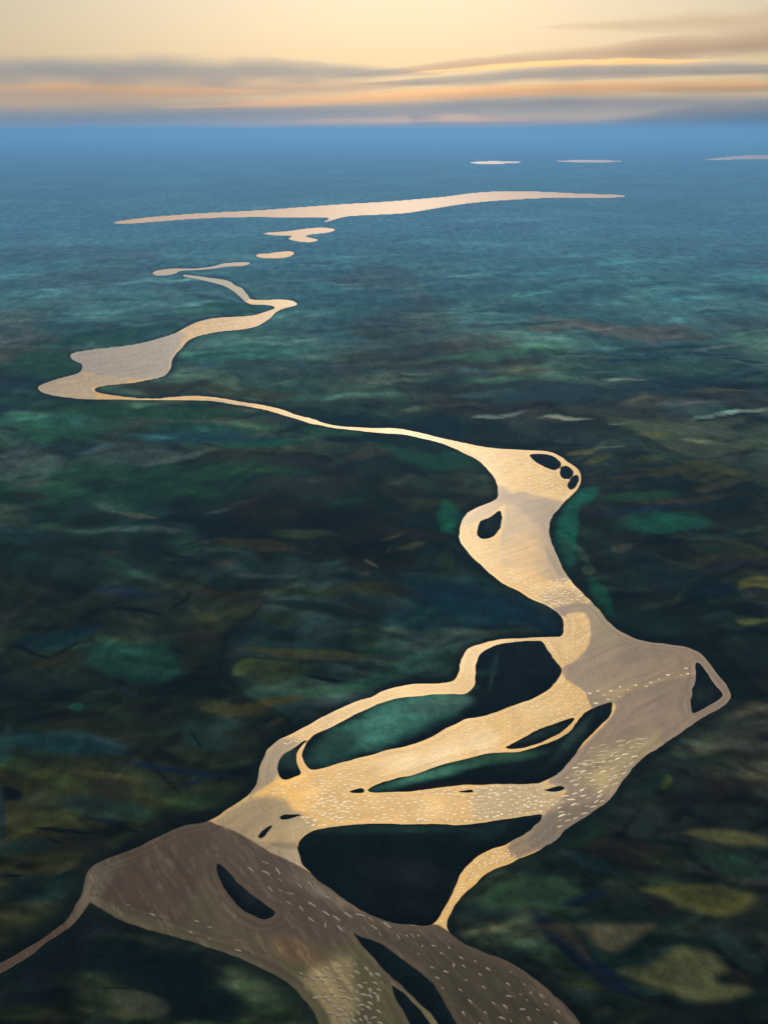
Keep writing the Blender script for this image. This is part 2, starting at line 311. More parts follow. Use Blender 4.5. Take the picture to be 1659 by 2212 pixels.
# tile, x, y, half length, half width, angle (deg, clockwise in the picture), colour, strength
S_ = [
 ('D', 300, 1060, 500, 60, 0, GRN, .5), ('D', 150, 1220, 260, 60, 0, DK, .9), ('D', 600, 1080, 260, 30, -12, DK, .8),
 # around far river
 ('T2', 620, 250, 420, 45, -9, (0.01, .04, .028), .9), ('T2', 200, 400, 240, 70, 0, (0.01, .035, .018), .9), ('T2', 1250, 90, 220, 35, 0, (.008, .035, .02), .9),
 ('T2', 900, 520, 300, 30, 0, (.02, .025, .012), .9), ('T2', 1350, 545, 320, 30, 5, (.03, .035, .015), .7), ('T2', 700, 640, 700, 40, 2, (.012, .04, .02), .9),
 ('T2', 300, 700, 400, 60, 0, TEAL, .45), ('T2', 1100, 740, 300, 40, 0, (.01, .06, .06), .6), ('T2', 1300, 330, 300, 50, 0, TEAL, .45),
 # W tile: left middle
 ('W', 900, 170, 420, 28, 0, (.012, .05, .075), .7), ('W', 1150, 200, 220, 30, 0, (.008, .07, .05), .7), ('W', 760, 270, 180, 14, -10, SLT, .8), ('W', 560, 260, 260, 50, -5, SLT, .45),
 ('W', 250, 130, 250, 50, 0, GRN, .6), ('W', 100, 300, 160, 120, 0, SLT, .7), ('W', 130, 350, 70, 12, -12, DK, .8), ('W', 170, 385, 70, 10, -12, GRY, .7),
 ('W', 480, 380, 130, 30, 5, DK, .8), ('W', 130, 440, 90, 20, 4, (.02, .02, .015), .8), ('W', 380, 520, 260, 60, 0, (.012, .03, .028), .8), ('W', 600, 535, 90, 14, 18, GRY, .8),
 ('W', 470, 490, 60, 16, 20, SLT, .7), ('W', 560, 600, 260, 14, 0, SLT, .6), ('W', 1000, 500, 130, 10, -12, SLT, .7), ('W', 900, 490, 120, 18, 0, DK, .9),
 ('W', 1180, 500, 230, 45, -5, (.02, .014, .012), .9), ('W', 1330, 400, 260, 50, -10, (.03, .028, .028), .7), ('W', 1600, 270, 90, 30, -8, BRN, .5), ('W', 1450, 150, 160, 30, 5, GRN, .6),
 ('W', 860, 560, 160, 22, 0, BLK, .8), ('W', 1100, 665, 240, 26, 3, (.06, .038, .015), .85), ('W', 1300, 610, 160, 20, 0, (.03, .05, .02), .7), ('W', 1240, 690, 140, 9, -14, DK, .8),
 ('W', 1330, 750, 220, 45, 0, (.025, .05, .055), .8), ('W', 1150, 790, 160, 14, -4, SLT, .6), ('W', 740, 700, 100, 8, 18, BLK, .9), ('W', 950, 755, 70, 16, 0, BRN, .6), ('W', 490, 700, 70, 7, 0, (.07, .045, .02), .7),
 ('W', 380, 780, 340, 70, 0, (.018, .04, .032), .7), ('W', 100, 640, 160, 50, 0, (.015, .035, .05), .6), ('W', 1620, 600, 180, 60, 5, (.02, .012, .01), .9), ('W', 1620, 740, 160, 50, 0, (.022, .012, .008), .9),
 ('W', 1620, 850, 120, 26, 0, OLV, .6), ('W', 1000, 865, 150, 18, 2, (.06, .04, .018), .7), ('W', 930, 960, 200, 80, -8, (.03, .042, .018), .8), ('W', 1320, 870, 200, 26, 6, (.03, .05, .02), .8),
 ('W', 840, 950, 130, 40, -30, (.03, .045, .025), .7), ('W', 1200, 985, 80, 28, 5, (.03, .06, .02), .7), ('W', 1400, 940, 330, 22, 8, DK, .85), ('W', 1100, 940, 16, 70, 25, BRN, .5),
 ('W', 560, 870, 160, 26, 4, NVY, .6), ('W', 600, 945, 130, 9, 6, BLK, .95), ('W', 770, 900, 80, 10, -38, BLK, .85), ('W', 860, 1040, 110, 60, 10, (.026, .021, .016), .7),
 ('W', 240, 1060, 220, 40, -10, (.01, .035, .06), .7), ('W', 130, 1110, 110, 10, 18, BLK, .9), ('W', 290, 1100, 80, 9, -24, BLK, .7), ('W', 220, 1150, 110, 16, -16, (.05, .035, .015), .7),
 ('W', 580, 1180, 270, 90, 6, (.018, .065, .058), .85), ('W', 560, 1110, 160, 40, 0, TEAL, .35), ('W', 790, 1280, 130, 9, -26, BLK, .9), ('W', 500, 1270, 200, 9, 22, (.012, .03, .045), .6), ('W', 820, 1190, 60, 60, 0, (.03, .028, .018), .5),
 ('W', 1060, 1195, 75, 34, -38, (.085, .125, .04), .9), ('W', 1200, 1200, 190, 70, -10, (.035, .05, .02), .7), ('W', 1330, 1105, 330, 14, 2, (.055, .065, .025), .7), ('W', 1300, 1140, 330, 7, 2, DK, .8), ('W', 1400, 1220, 80, 9, 8, BLK, .9),
 ('W', 1180, 1330, 160, 20, -10, (.07, .06, .015), .75), ('W', 1010, 1370, 170, 26, 5, (.045, .05, .016), .7), ('W', 320, 1360, 40, 22, 10, (.012, .07, .045), .9), ('W', 120, 1250, 160, 60, 0, (.02, .03, .03), .6),
 ('W', 1300, 300, 200, 30, 0, (.02, .02, .03), .4),
 ('W', 1200, 1410, 50, 14, -18, (.07, .045, .015), .8), ('W', 960, 1420, 120, 30, 0, (.02, .045, .045), .7),
 # Z tile: left lower
 ('Z', 350, 270, 420, 70, 6, (.012, .04, .055), .75), ('Z', 1250, 200, 200, 60, 10, (.02, .045, .045), .7), ('Z', 1185, 220, 70, 9, 52, BLK, .9), ('Z', 1100, 400, 420, 16, 5, NVY, .85), ('Z', 1180, 460, 120, 12, -22, NVY, .7),
 ('Z', 640, 540, 150, 80, 10, (.040, .032, .022), .8), ('Z', 430, 520, 120, 16, -38, (.04, .045, .012), .6), ('Z', 640, 640, 330, 70, 5, (.022, .045, .04), .75), ('Z', 300, 710, 120, 20, 10, (.04, .05, .018), .7),
 ('Z', 640, 705, 130, 12, 5, NVY, .8), ('Z', 750, 745, 130, 9, 14, BLK, .85), ('Z', 400, 770, 220, 12, 4, BLK, .8), ('Z', 560, 860, 180, 40, -10, (.032, .024, .02), .8), ('Z', 1300, 500, 120, 60, -25, (.025, .045, .02), .5),
 ('Z', 60, 550, 90, 40, 0, BLK, .8), ('Z', 120, 860, 240, 50, 0, (.018, .04, .04), .7), ('Z', 330, 825, 70, 9, 16, BLK, .8), ('Z', 80, 1035, 90, 9, 0, BLK, .85), ('Z', 400, 1040, 100, 20, -24, BLK, .7),
 ('Z', 0, 650, 30, 200, 0, (.025, .04, .055), .8), ('Z', 60, 260, 60, 150, 0, (.02, .045, .055), .7),
 ('T7', 240, 540, 260, 90, 0, (.012, .035, .04), .6),
 # T7 lower left dark
 ('T7', 430, 760, 240, 60, -20, (.012, .012, .03), .8), ('T7', 540, 740, 90, 22, -28, (.03, .035, .05), .7), ('T7', 780, 840, 110, 26, -20, (.02, .028, .035), .7), ('T7', 700, 900, 520, 130, 6, (.006, .012, .014), .9), ('T7', 1000, 1080, 400, 130, 10, (.006, .012, .014), .9), ('T7', 300, 900, 260, 90, -20, (.008, .013, .020), .9),
 ('T7', 760, 1120, 180, 70, 10, (.055, .062, .052), .85), ('T7', 640, 1050, 80, 8, 0, BLK, .9), ('T7', 100, 1050, 300, 120, 0, (.008, .014, .02), .7),
 # right side, V tile
 ('V', 900, 290, 560, 45, 3, (.07, .062, .055), .55), ('V', 450, 305, 100, 16, 0, (.075, .05, .035), .6), ('V', 200, 440, 420, 26, -3, (.03, .08, .055), .7), ('V', 300, 570, 330, 26, -3, (.04, .09, .075), .6),
 ('V', 140, 640, 200, 14, -4, (.06, .10, .12), .6), ('V', 900, 460, 180, 10, 0, (.006, .02, .04), .95), ('V', 990, 440, 150, 7, 2, (.006, .02, .035), .95), ('V', 590, 430, 90, 6, -4, BLK, .8), ('V', 1370, 428, 160, 5, 2, BLK, .9), ('V', 1500, 455, 170, 6, 4, BLK, .9), ('V', 1390, 385, 150, 9, -7, (.09, .12, .14), .8),
 ('V', 890, 572, 150, 11, 2, (.12, .16, .17), .95), ('V', 700, 640, 700, 60, 0, (.014, .03, .04), .8), ('V', 1380, 635, 180, 12, 0, (.08, .06, .03), .7), ('V', 1200, 560, 400, 14, -3, DK, .5),
 ('V', 200, 762, 160, 13, -9, (.12, .16, .17), .85), ('V', 560, 798, 160, 17, 1, (.13, .17, .18), .9), ('V', 840, 822, 60, 11, -6, (.10, .13, .12), .8), ('V', 1450, 765, 230, 14, -6, (.11, .16, .17), .9), ('V', 1420, 785, 260, 6, -4, BLK, .9), ('V', 1270, 918, 90, 10, 3, (.13, .14, .12), .8),
 ('V', 1050, 888, 100, 18, -4, (.075, .075, .03), .85), ('V', 660, 962, 100, 12, 0, (.07, .07, .03), .85), ('V', 800, 955, 80, 5, 0, (.1, .12, .12), .7), ('V', 740, 1005, 70, 15, -4, (.065, .07, .022), .8), ('V', 990, 1030, 120, 22, 0, (.045, .055, .02), .7), ('V', 350, 915, 350, 12, 3, BLK, .9),
 ('V', 1050, 1085, 280, 22, -2, (.045, .04, .022), .7), ('V', 930, 1080, 120, 6, 0, BLK, .85), ('V', 1350, 1095, 200, 45, 8, (.045, .048, .018), .75), ('V', 1400, 1155, 160, 18, -6, (.07, .04, .02), .7), ('V', 960, 1195, 240, 35, -4, (.02, .07, .04), .7), ('V', 1200, 1220, 300, 20, -4, (.045, .035, .018), .6),
 ('V', 1000, 1270, 400, 12, -5, NVY, .8), ('V', 1120, 1340, 260, 60, -3, (.012, .085, .065), .85), ('V', 1260, 1300, 110, 16, 6, (.008, .03, .02), .8), ('V', 1100, 1435, 250, 18, 0, BLK, .85), ('V', 1450, 1395, 280, 16, -10, (.03, .06, .045), .5),
 ('V', 555, 1370, 75, 210, 10, (.012, .11, .09), .95), ('V', 640, 1200, 110, 50, -30, (.012, .09, .07), .85), ('V', 860, 1460, 70, 24, -8, (.055, .055, .05), .7), ('V', 640, 1500, 60, 26, 55, (.04, .08, .06), .7), ('V', 665, 1580, 40, 34, 0, (.05, .085, .06), .8), ('V', 560, 1480, 26, 60, 0, (.05, .08, .06), .5),
 ('V', 1050, 1600, 330, 120, 5, (.012, .022, .028), .7), ('V', 1480, 1420, 90, 14, 0, (.02, .04, .035), .7), ('V', 1400, 1480, 160, 10, 0, (.01, .04, .02), .7), ('V', 1500, 1570, 220, 20, -6, (.028, .025, .045), .7), ('V', 1400, 1690, 90, 36, -10, NVY, .7), ('V', 740, 1730, 50, 130, -35, (.014, .09, .065), .8),
 ('T3', 850, 560, 90, 120, 0, (.010, .09, .065), .85), ('T3', 870, 800, 50, 90, -10, (.02, .05, .025), .6), ('T3', 1050, 1010, 420, 90, 12, (.008, .030, .06), .9), ('T3', 800, 250, 300, 60, 5, (.010, .055, .04), .6),
 ('T3', 600, 650, 70, 12, -28, (.09, .09, .05), .7), ('T3', 495, 805, 55, 10, 28, (.10, .085, .06), .8), ('T3', 690, 700, 80, 20, -22, (.05, .055, .02), .6), ('T3', 460, 855, 40, 9, 0, (.06, .05, .035), .7), ('T3', 500, 700, 90, 12, -6, BLK, .8), ('T3', 580, 730, 30, 7, -50, (.08, .065, .05), .7),
 ('T3', 560, 930, 200, 30, 6, (.02, .02, .012), .8), ('T3', 450, 950, 240, 26, 4, (.035, .045, .018), .7), ('T3', 700, 630, 240, 26, 4, (.03, .02, .014), .6),
 ('T5', 400, 300, 420, 26, 3, (.055, .05, .022), .55), ('T5', 880, 280, 200, 22, 5, (.012, .055, .03), .6), ('T5', 500, 440, 120, 12, 6, BLK, .8), ('T5', 1200, 80, 380, 100, 0, (.008, .03, .045), .8), ('T5', 850, 430, 340, 34, -14, (.035, .095, .09), .85), ('T5', 1210, 340, 40, 90, 25, (.02, .06, .045), .7),
 # T4/right lower
 ('T4', 900, 120, 300, 90, 12, (.012, .028, .03), .7), ('T4', 1400, 160, 200, 60, 0, (.018, .035, .03), .6), ('Q', 1080, 115, 50, 30, -50, (.045, .065, .012), .8), ('Q', 1000, 130, 120, 40, -40, (.015, .04, .04), .5), ('Q', 1420, 100, 190, 80, 0, (.026, .018, .016), .7),
 ('Q', 880, 450, 240, 40, 9, (.035, .022, .018), .8), ('Q', 860, 520, 220, 50, 15, (.022, .014, .012), .8), ('Q', 660, 380, 140, 60, -35, (.012, .035, .022), .6), ('Q', 380, 660, 0, 0, 0, DK, 0), ('Q', 1050, 760, 90, 50, 40, (.022, .018, .018), .8),
 ('Q', 1450, 540, 220, 60, 14, (.02, .05, .04), .7), ('Q', 1100, 520, 140, 30, 10, (.018, .03, .012), .7), ('Q', 700, 560, 160, 50, 30, (.012, .03, .045), .6), ('Q', 640, 740, 140, 26, -12, (.008, .018, .05), .8), ('Q', 120, 780, 180, 60, 0, (.012, .03, .04), .6),
 ('Q', 640, 1060, 420, 60, 40, (.008, .016, .04), .8), ('Q', 560, 1000, 60, 7, 26, BLK, .9), ('Q', 1420, 1020, 100, 9, 35, BLK, .9), ('Q', 1640, 1080, 80, 12, 36, BLK, .9), ('Q', 1500, 1000, 180, 60, 30, (.022, .042, .045), .7), ('Q', 820, 1310, 70, 9, 30, BLK, .9), ('Q', 950, 1265, 60, 8, 24, BLK, .9), ('Q', 1110, 1295, 50, 7, 30, BLK, .9),
 ('Q', 1450, 1320, 300, 60, 0, (.012, .016, .018), .8), ('Q', 1500, 1130, 130, 40, 28, (.018, .016, .010), .8), ('Q', 800, 80, 80, 160, 30, (.012, .03, .04), .5),
 ('D', 1600, 1570 , 120, 30, 10, (.03, .035, .05), .3),
]
# soft-edged meadows that are landmarks of their own: outline and base colour
meadows = [
 ('meadow', 'long pale olive meadow shaped like a willow leaf near the right edge', P(('Q', [(1190, 370), (1260, 342), (1380, 338), (1480, 350), (1580, 372), (1659, 400), (1690, 440), (1620, 436), (1500, 445), (1380, 425), (1270, 400)])), (.075, .078, .038)),
 ('meadow', 'olive green leaf shaped meadow with a dark notch and pale right tip', P(('Q', [(960, 665), (1050, 648), (1200, 638), (1380, 642), (1480, 670), (1600, 712), (1560, 765), (1500, 800), (1400, 815), (1280, 800), (1180, 770), (1080, 720), (1000, 690)])), (.060, .062, .022)),
 ('meadow', 'dull green oval meadow right of the narrow golden creek', P(('Q', [(60, 740), (110, 680), (200, 620), (340, 590), (500, 590), (580, 620), (660, 685), (580, 740), (490, 778), (340, 785), (180, 790)])), (.028, .062, .040)),
 ('meadow', 'brown and grey kite shaped meadow with a pale upper edge below the oval meadow', P(('Q', [(600, 870), (700, 855), (850, 848), (1040, 850), (1060, 870), (1000, 910), (920, 970), (860, 1000), (780, 1010), (710, 960), (650, 900)])), (.062, .058, .042)),
 ('meadow', 'thin brown wedge of moor pointing down to the right beside the kite shaped meadow', P(('Q', [(350, 852), (450, 848), (560, 850), (600, 880), (650, 960), (700, 1060), (640, 1020), (560, 960), (470, 910)])), (.042, .035, .028)),
 ('meadow', 'large olive meadow with a bright ragged rim at the bottom right', P(('Q', [(860, 1105), (960, 1080), (1050, 1040), (1120, 990), (1190, 965), (1250, 985), (1350, 1010), (1435, 1090), (1430, 1110), (1370, 1130), (1400, 1170), (1540, 1190), (1555, 1225), (1460, 1260), (1340, 1275), (1220, 1262), (1080, 1210), (950, 1160)])), (.072, .078, .044)),
 ('meadow', 'bright olive crescent clearing on the right edge of the view', P(('T4', [(1470, 150), (1520, 132), (1600, 128), (1659, 125), (1760, 130), (1780, 150), (1659, 160), (1560, 175), (1500, 172)])), (.07, .085, .03)),
 ('meadow', 'olive hump shaped clearing at the right edge beside the blue slope', P(('V', [(1480, 1680), (1500, 1640), (1560, 1624), (1640, 1620), (1720, 1640), (1740, 1690), (1659, 1695), (1580, 1685), (1510, 1700)])), (.075, .078, .02)),
]
G_mead = [to_ground(smooth(m[2])) for m in meadows]

def land_colour(X, Y, PX, PY, w, Ms, isl):
    n1 = fbm(X / 260.0, Y / 420.0, 3, 5); n2 = fbm(X / 90.0 + 9, Y / 160.0, 21, 4); n3 = fbm(X / 900.0, Y / 900.0, 40, 3)
    n4 = fbm(X / 420.0 + 4, Y / 700.0, 60, 4)
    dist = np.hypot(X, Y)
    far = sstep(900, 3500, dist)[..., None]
    a = np.array((.012, .022, .018)) * (1 - far) + np.array((.024, .078, .102)) * far  # far cover turns blue, haze mixed into its colour
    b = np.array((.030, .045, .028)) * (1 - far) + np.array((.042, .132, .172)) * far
    k = sstep(.42, .66, n1)[..., None]
    C = a * (1 - k) + b * k
    k = (sstep(.58, .72, n4) * .6)[..., None]
    C = C * (1 - k) + np.array((.035, .028, .02)) * k
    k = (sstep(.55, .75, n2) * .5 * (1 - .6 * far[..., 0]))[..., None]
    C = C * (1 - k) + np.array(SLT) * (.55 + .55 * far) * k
    # parcels of different cover, angular and a little bent
    q1 = fbm(X / 120.0, Y / 160.0, 611, 4) - .5; q2 = fbm(X / 120.0 + 9, Y / 160.0, 631, 4) - .5
    for sc, sd_, amt in ((170.0, 3, .95), (75.0, 8, .5)):
        gx_ = (X + q1 * 90) / (sc * 1.35) + (Y + q2 * 120) / (sc * 3.0); gy_ = (Y + q2 * 120) / (sc * 1.25)
        i0 = np.floor(gx_).astype(np.int64); j0 = np.floor(gy_).astype(np.int64)
        b1 = np.full(X.shape, 9.0); b2 = np.full(X.shape, 9.0); idv = np.zeros(X.shape); idh = np.zeros(X.shape)
        for di in (-1, 0, 1):
            for dj in (-1, 0, 1):
                ci = i0 + di; cj = j0 + dj
                dd = np.hypot(ci + .15 + .7 * hash2(ci, cj, sd_) - gx_, cj + .15 + .7 * hash2(ci, cj, sd_ + 1) - gy_)
                nb = dd < b1
                b2 = np.where(nb, b1, np.minimum(b2, dd)); b1 = np.where(nb, dd, b1)
                idv = np.where(nb, hash2(ci, cj, sd_ + 2), idv); idh = np.where(nb, hash2(ci, cj, sd_ + 5), idh)
        nearw = amt * (1 - .85 * sstep(1000, 2600, dist))
        f = 1 + nearw * ((.45 + 1.5 * idv ** 1.6) - 1) * sstep(-.02, .10, b2 - b1)
        line = 1 - .45 * nearw * (1 - sstep(.0, .07, b2 - b1)) * (idh > .45)
        C = C * (f * line)[..., None] * np.stack([1 + .45 * nearw * (idh - .5), 1 + 0 * idh, 1 - .45 * nearw * (idh - .5)], -1)
    # the land patches
    wx = (fbm(X / 60.0, Y / 110.0, 77, 5) - .5); wy = (fbm(X / 60.0 + 31, Y / 110.0, 91, 5) - .5)
    cols = PX[0]; rows = PY[:, 0]
    def window(cx, cy, r):
        j0, j1 = np.searchsorted(cols, [cx - r, cx + r]); i0, i1 = np.searchsorted(rows, [cy - r, cy + r])
        return slice(i0, i1), slice(j0, j1)
    def stroke(cx, cy, L2, W2, ang, col, st, rel=None, curve=0.0, s0=.6, s1=1.12):
        sl = window(cx, cy, max(L2, W2) * 1.7)
        if sl[0].start >= sl[0].stop or sl[1].start >= sl[1].stop: return
        ca, sa = math.cos(math.radians(ang)), math.sin(math.radians(ang))
        q = min(1.2 * min(L2, W2) + 4, 45)
        dx = PX[sl] - cx + wx[sl] * q * 2.2; dy = PY[sl] - cy + wy[sl] * q * 1.8
        u = (dx * ca + dy * sa) / L2; v = (-dx * sa + dy * ca) / W2 + curve * u * u
        e = np.sqrt(u * u + v * v)
        al = ((1 - sstep(s0, s1, e)) * st)[..., None]
        tgt = np.array(col) if rel is None else C[sl] * np.array(rel)
        C[sl] = C[sl] * (1 - al) + tgt * al
    for t, x, y, L, W, ang, col, st in S_:
        if st <= 0: continue
        ox, oy, s = TILES[t]
        stroke((ox + x / s) * KD, (oy + y / s) * KD, L / s * KD, max(W / s * KD, 2.2), ang, col, min(1, st * 1.1))
    rr = np.random.default_rng(23)
    for k in range(4200):
        cx = rr.uniform(-600, 2260); cy = 470 + 2000 * rr.uniform(0, 1) ** .85
        g = np.clip((cy - 470) / 1200, 0, 1)
        L2 = rr.uniform(22, 75) * (.9 + 1.0 * g); W2 = rr.uniform(1.6, 4.2) * (1 + 4.2 * g)
        sh = rr.choice([.32, .45, .6, 1.5, 1.9, 1.3])
        hue = np.array((1 + rr.normal(0, .14), 1 + rr.normal(0, .08), 1 + rr.normal(0, .12)))
        stroke(cx, cy, L2, W2, rr.normal(-3, 4 + 16 * g), None, rr.uniform(.3, .85), rel=sh * hue, curve=rr.normal(0, .5), s0=.3, s1=1.15)
    for k in range(900):
        cy = 335 + 560 * rr.uniform(0, 1) ** .9; g = (cy - 335) / 560
        sh = rr.choice([.42, .6, .72, 1.3, 1.55, 1.75])
        stroke(rr.uniform(-600, 2260), cy, rr.uniform(60, 210) * (1.1 - .4 * g), rr.uniform(1.8, 4.5) * (.8 + 1.3 * g), rr.normal(-1.5, 2.0), None, rr.uniform(.35, .8),
               rel=sh * np.array((1 + rr.normal(0, .12), 1 + rr.normal(0, .06), 1 + rr.normal(0, .10))), curve=rr.normal(0, .5), s0=.25, s1=1.15)
    for t, x, y, L, W, ang, col, st in S_:
        if st <= 0: continue
        ox, oy, s = TILES[t]
        stroke((ox + x / s) * KD, (oy + y / s) * KD, L / s * KD, max(W / s * KD, 2.2), ang, col, st * (.75 if t in ('T7', 'Q', 'Z') else .42))
    st0 = fbm(X / 30.0 + Y / 40.0, Y / 16.0 - X / 70.0, 140, 4)[..., None]
    for (nm, lb, pl, col), d in zip(meadows, Ms):
        al = (1 - sstep(-6, 3.0, d + (n2 - .5) * 9))[..., None] * .95
        rim = (sstep(-9, -2, d) * .5)[..., None]
        cc = np.array(col) * 1.15 * (.40 + 1.2 * st0) * (1 + rim)
        C = C * (1 - al) + cc * al
    # wet dark forest fringe along the water
    fr = (1 - sstep(2, 15, w + (n2 - .5) * 18)) * sstep(-2, 1, w) * .85
    fr = fr[..., None]
    C = C * (1 - fr) + np.array((.006, .012, .013)) * fr
    # streaky cover
    st = fbm(X / 16.0 + Y / 60.0, Y / 26.0, 120, 3)[..., None]
    C = C * (.80 + .40 * st)
    haze_tint = sstep(1500, 5000, dist)[..., None]
    C = C * (1 - .7 * haze_tint) + np.array((.052, .130, .250)) * .7 * haze_tint  # blue distance haze painted into the far land
    C[..., 0] = np.minimum(C[..., 0], C[..., 1] * 1.02)
    lum = np.maximum(C, 1e-4)
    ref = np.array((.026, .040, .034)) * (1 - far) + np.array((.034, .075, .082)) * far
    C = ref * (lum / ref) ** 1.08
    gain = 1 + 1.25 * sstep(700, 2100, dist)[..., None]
    return C * np.array((.70, .80, .70)) * gain

def island_tint(C, X, Y, PX, PY, I):
    def on(i, d=0): return (I[i] < 0)
    n = fbm(X / 60.0 + Y / 140., Y / 18.0, 7, 4)
    def blend(m, cen, L, W, ang, col, st):
        ox, oy, s = TILES[cen[0]]
        cx = (ox + cen[1] / s) * KD; cy = (oy + cen[2] / s) * KD
        ca, sa = math.cos(math.radians(ang)), math.sin(math.radians(ang))
        dx = PX - cx; dy = PY - cy
        u = (dx * ca + dy * sa) / (L / s * KD); v = (-dx * sa + dy * ca) / (W / s * KD)
        al = (1 - sstep(.4, 1.2, np.sqrt(u * u + v * v) + (n - .5) * .9)) * st * m
        return al[..., None], np.array(col)
    base = np.array((.004, .009, .011))
    for i in range(len(I)):
        m = sstep(3, -1, I[i]) if False else (I[i] < 3).astype(float)[..., None]
        C = C * (1 - m) + base * (.6 + .8 * n[..., None]) * m
    ops = [(5, ('T5', 900, 680), 520, 130, -24, (.06, .235, .215), .95), (5, ('T5', 1180, 590), 230, 60, -10, (.075, .19, .175), .8), (5, ('T5', 560, 820), 150, 70, -18, (.02, .04, .04), .7), (5, ('T4', 150, 370), 330, 120, 20, (.006, .012, .02), .95), (5, ('T5', 1480, 400), 20, 160, 12, (.03, .09, .08), .4),
           (8, ('T5', 1100, 1010), 420, 40, -14, (.05, .20, .165), .9), (8, ('T4', 60, 960), 380, 50, -8, (.03, .09, .06), .7), (8, ('T4', 480, 850), 230, 40, -48, (.025, .06, .055), .6), (8, ('T5', 1300, 1060), 420, 16, -2, (.018, .012, .008), .9), (8, ('T4', 660, 680), 60, 50, -40, (.006, .012, .014), .8),
           (6, ('T5', 260, 900), 90, 70, 0, (.02, .055, .05), .8), (14, ('T6', 1100, 470), 560, 40, 0, (.010, .035, .03), .8), (14, ('T6', 1150, 760), 330, 120, 8, (.012, .018, .026), .6), (14, ('T8', 600, 350), 320, 120, 10, (.004, .007, .009), .8), (14, ('T6', 1640, 480), 160, 60, -20, (.012, .035, .035), .6),
           (4, ('T4', 1280, 580), 80, 60, 0, (.018, .028, .022), .7), (3, ('T3', 1100, 570), 50, 50, 0, (.014, .024, .026), .8), (7, ('T4', 300, 820), 180, 30, -20, (.02, .045, .045), .7), (15, ('T7', 1300, 500), 160, 40, 44, (.012, .016, .022), .6)]
    for i, cen, L, W, ang, col, st in ops:
        al, c = blend((I[i] < 3), cen, L, W, ang, col, st)
        C = C * (1 - al) + c * (.6 + .8 * n[..., None]) * al
    return C

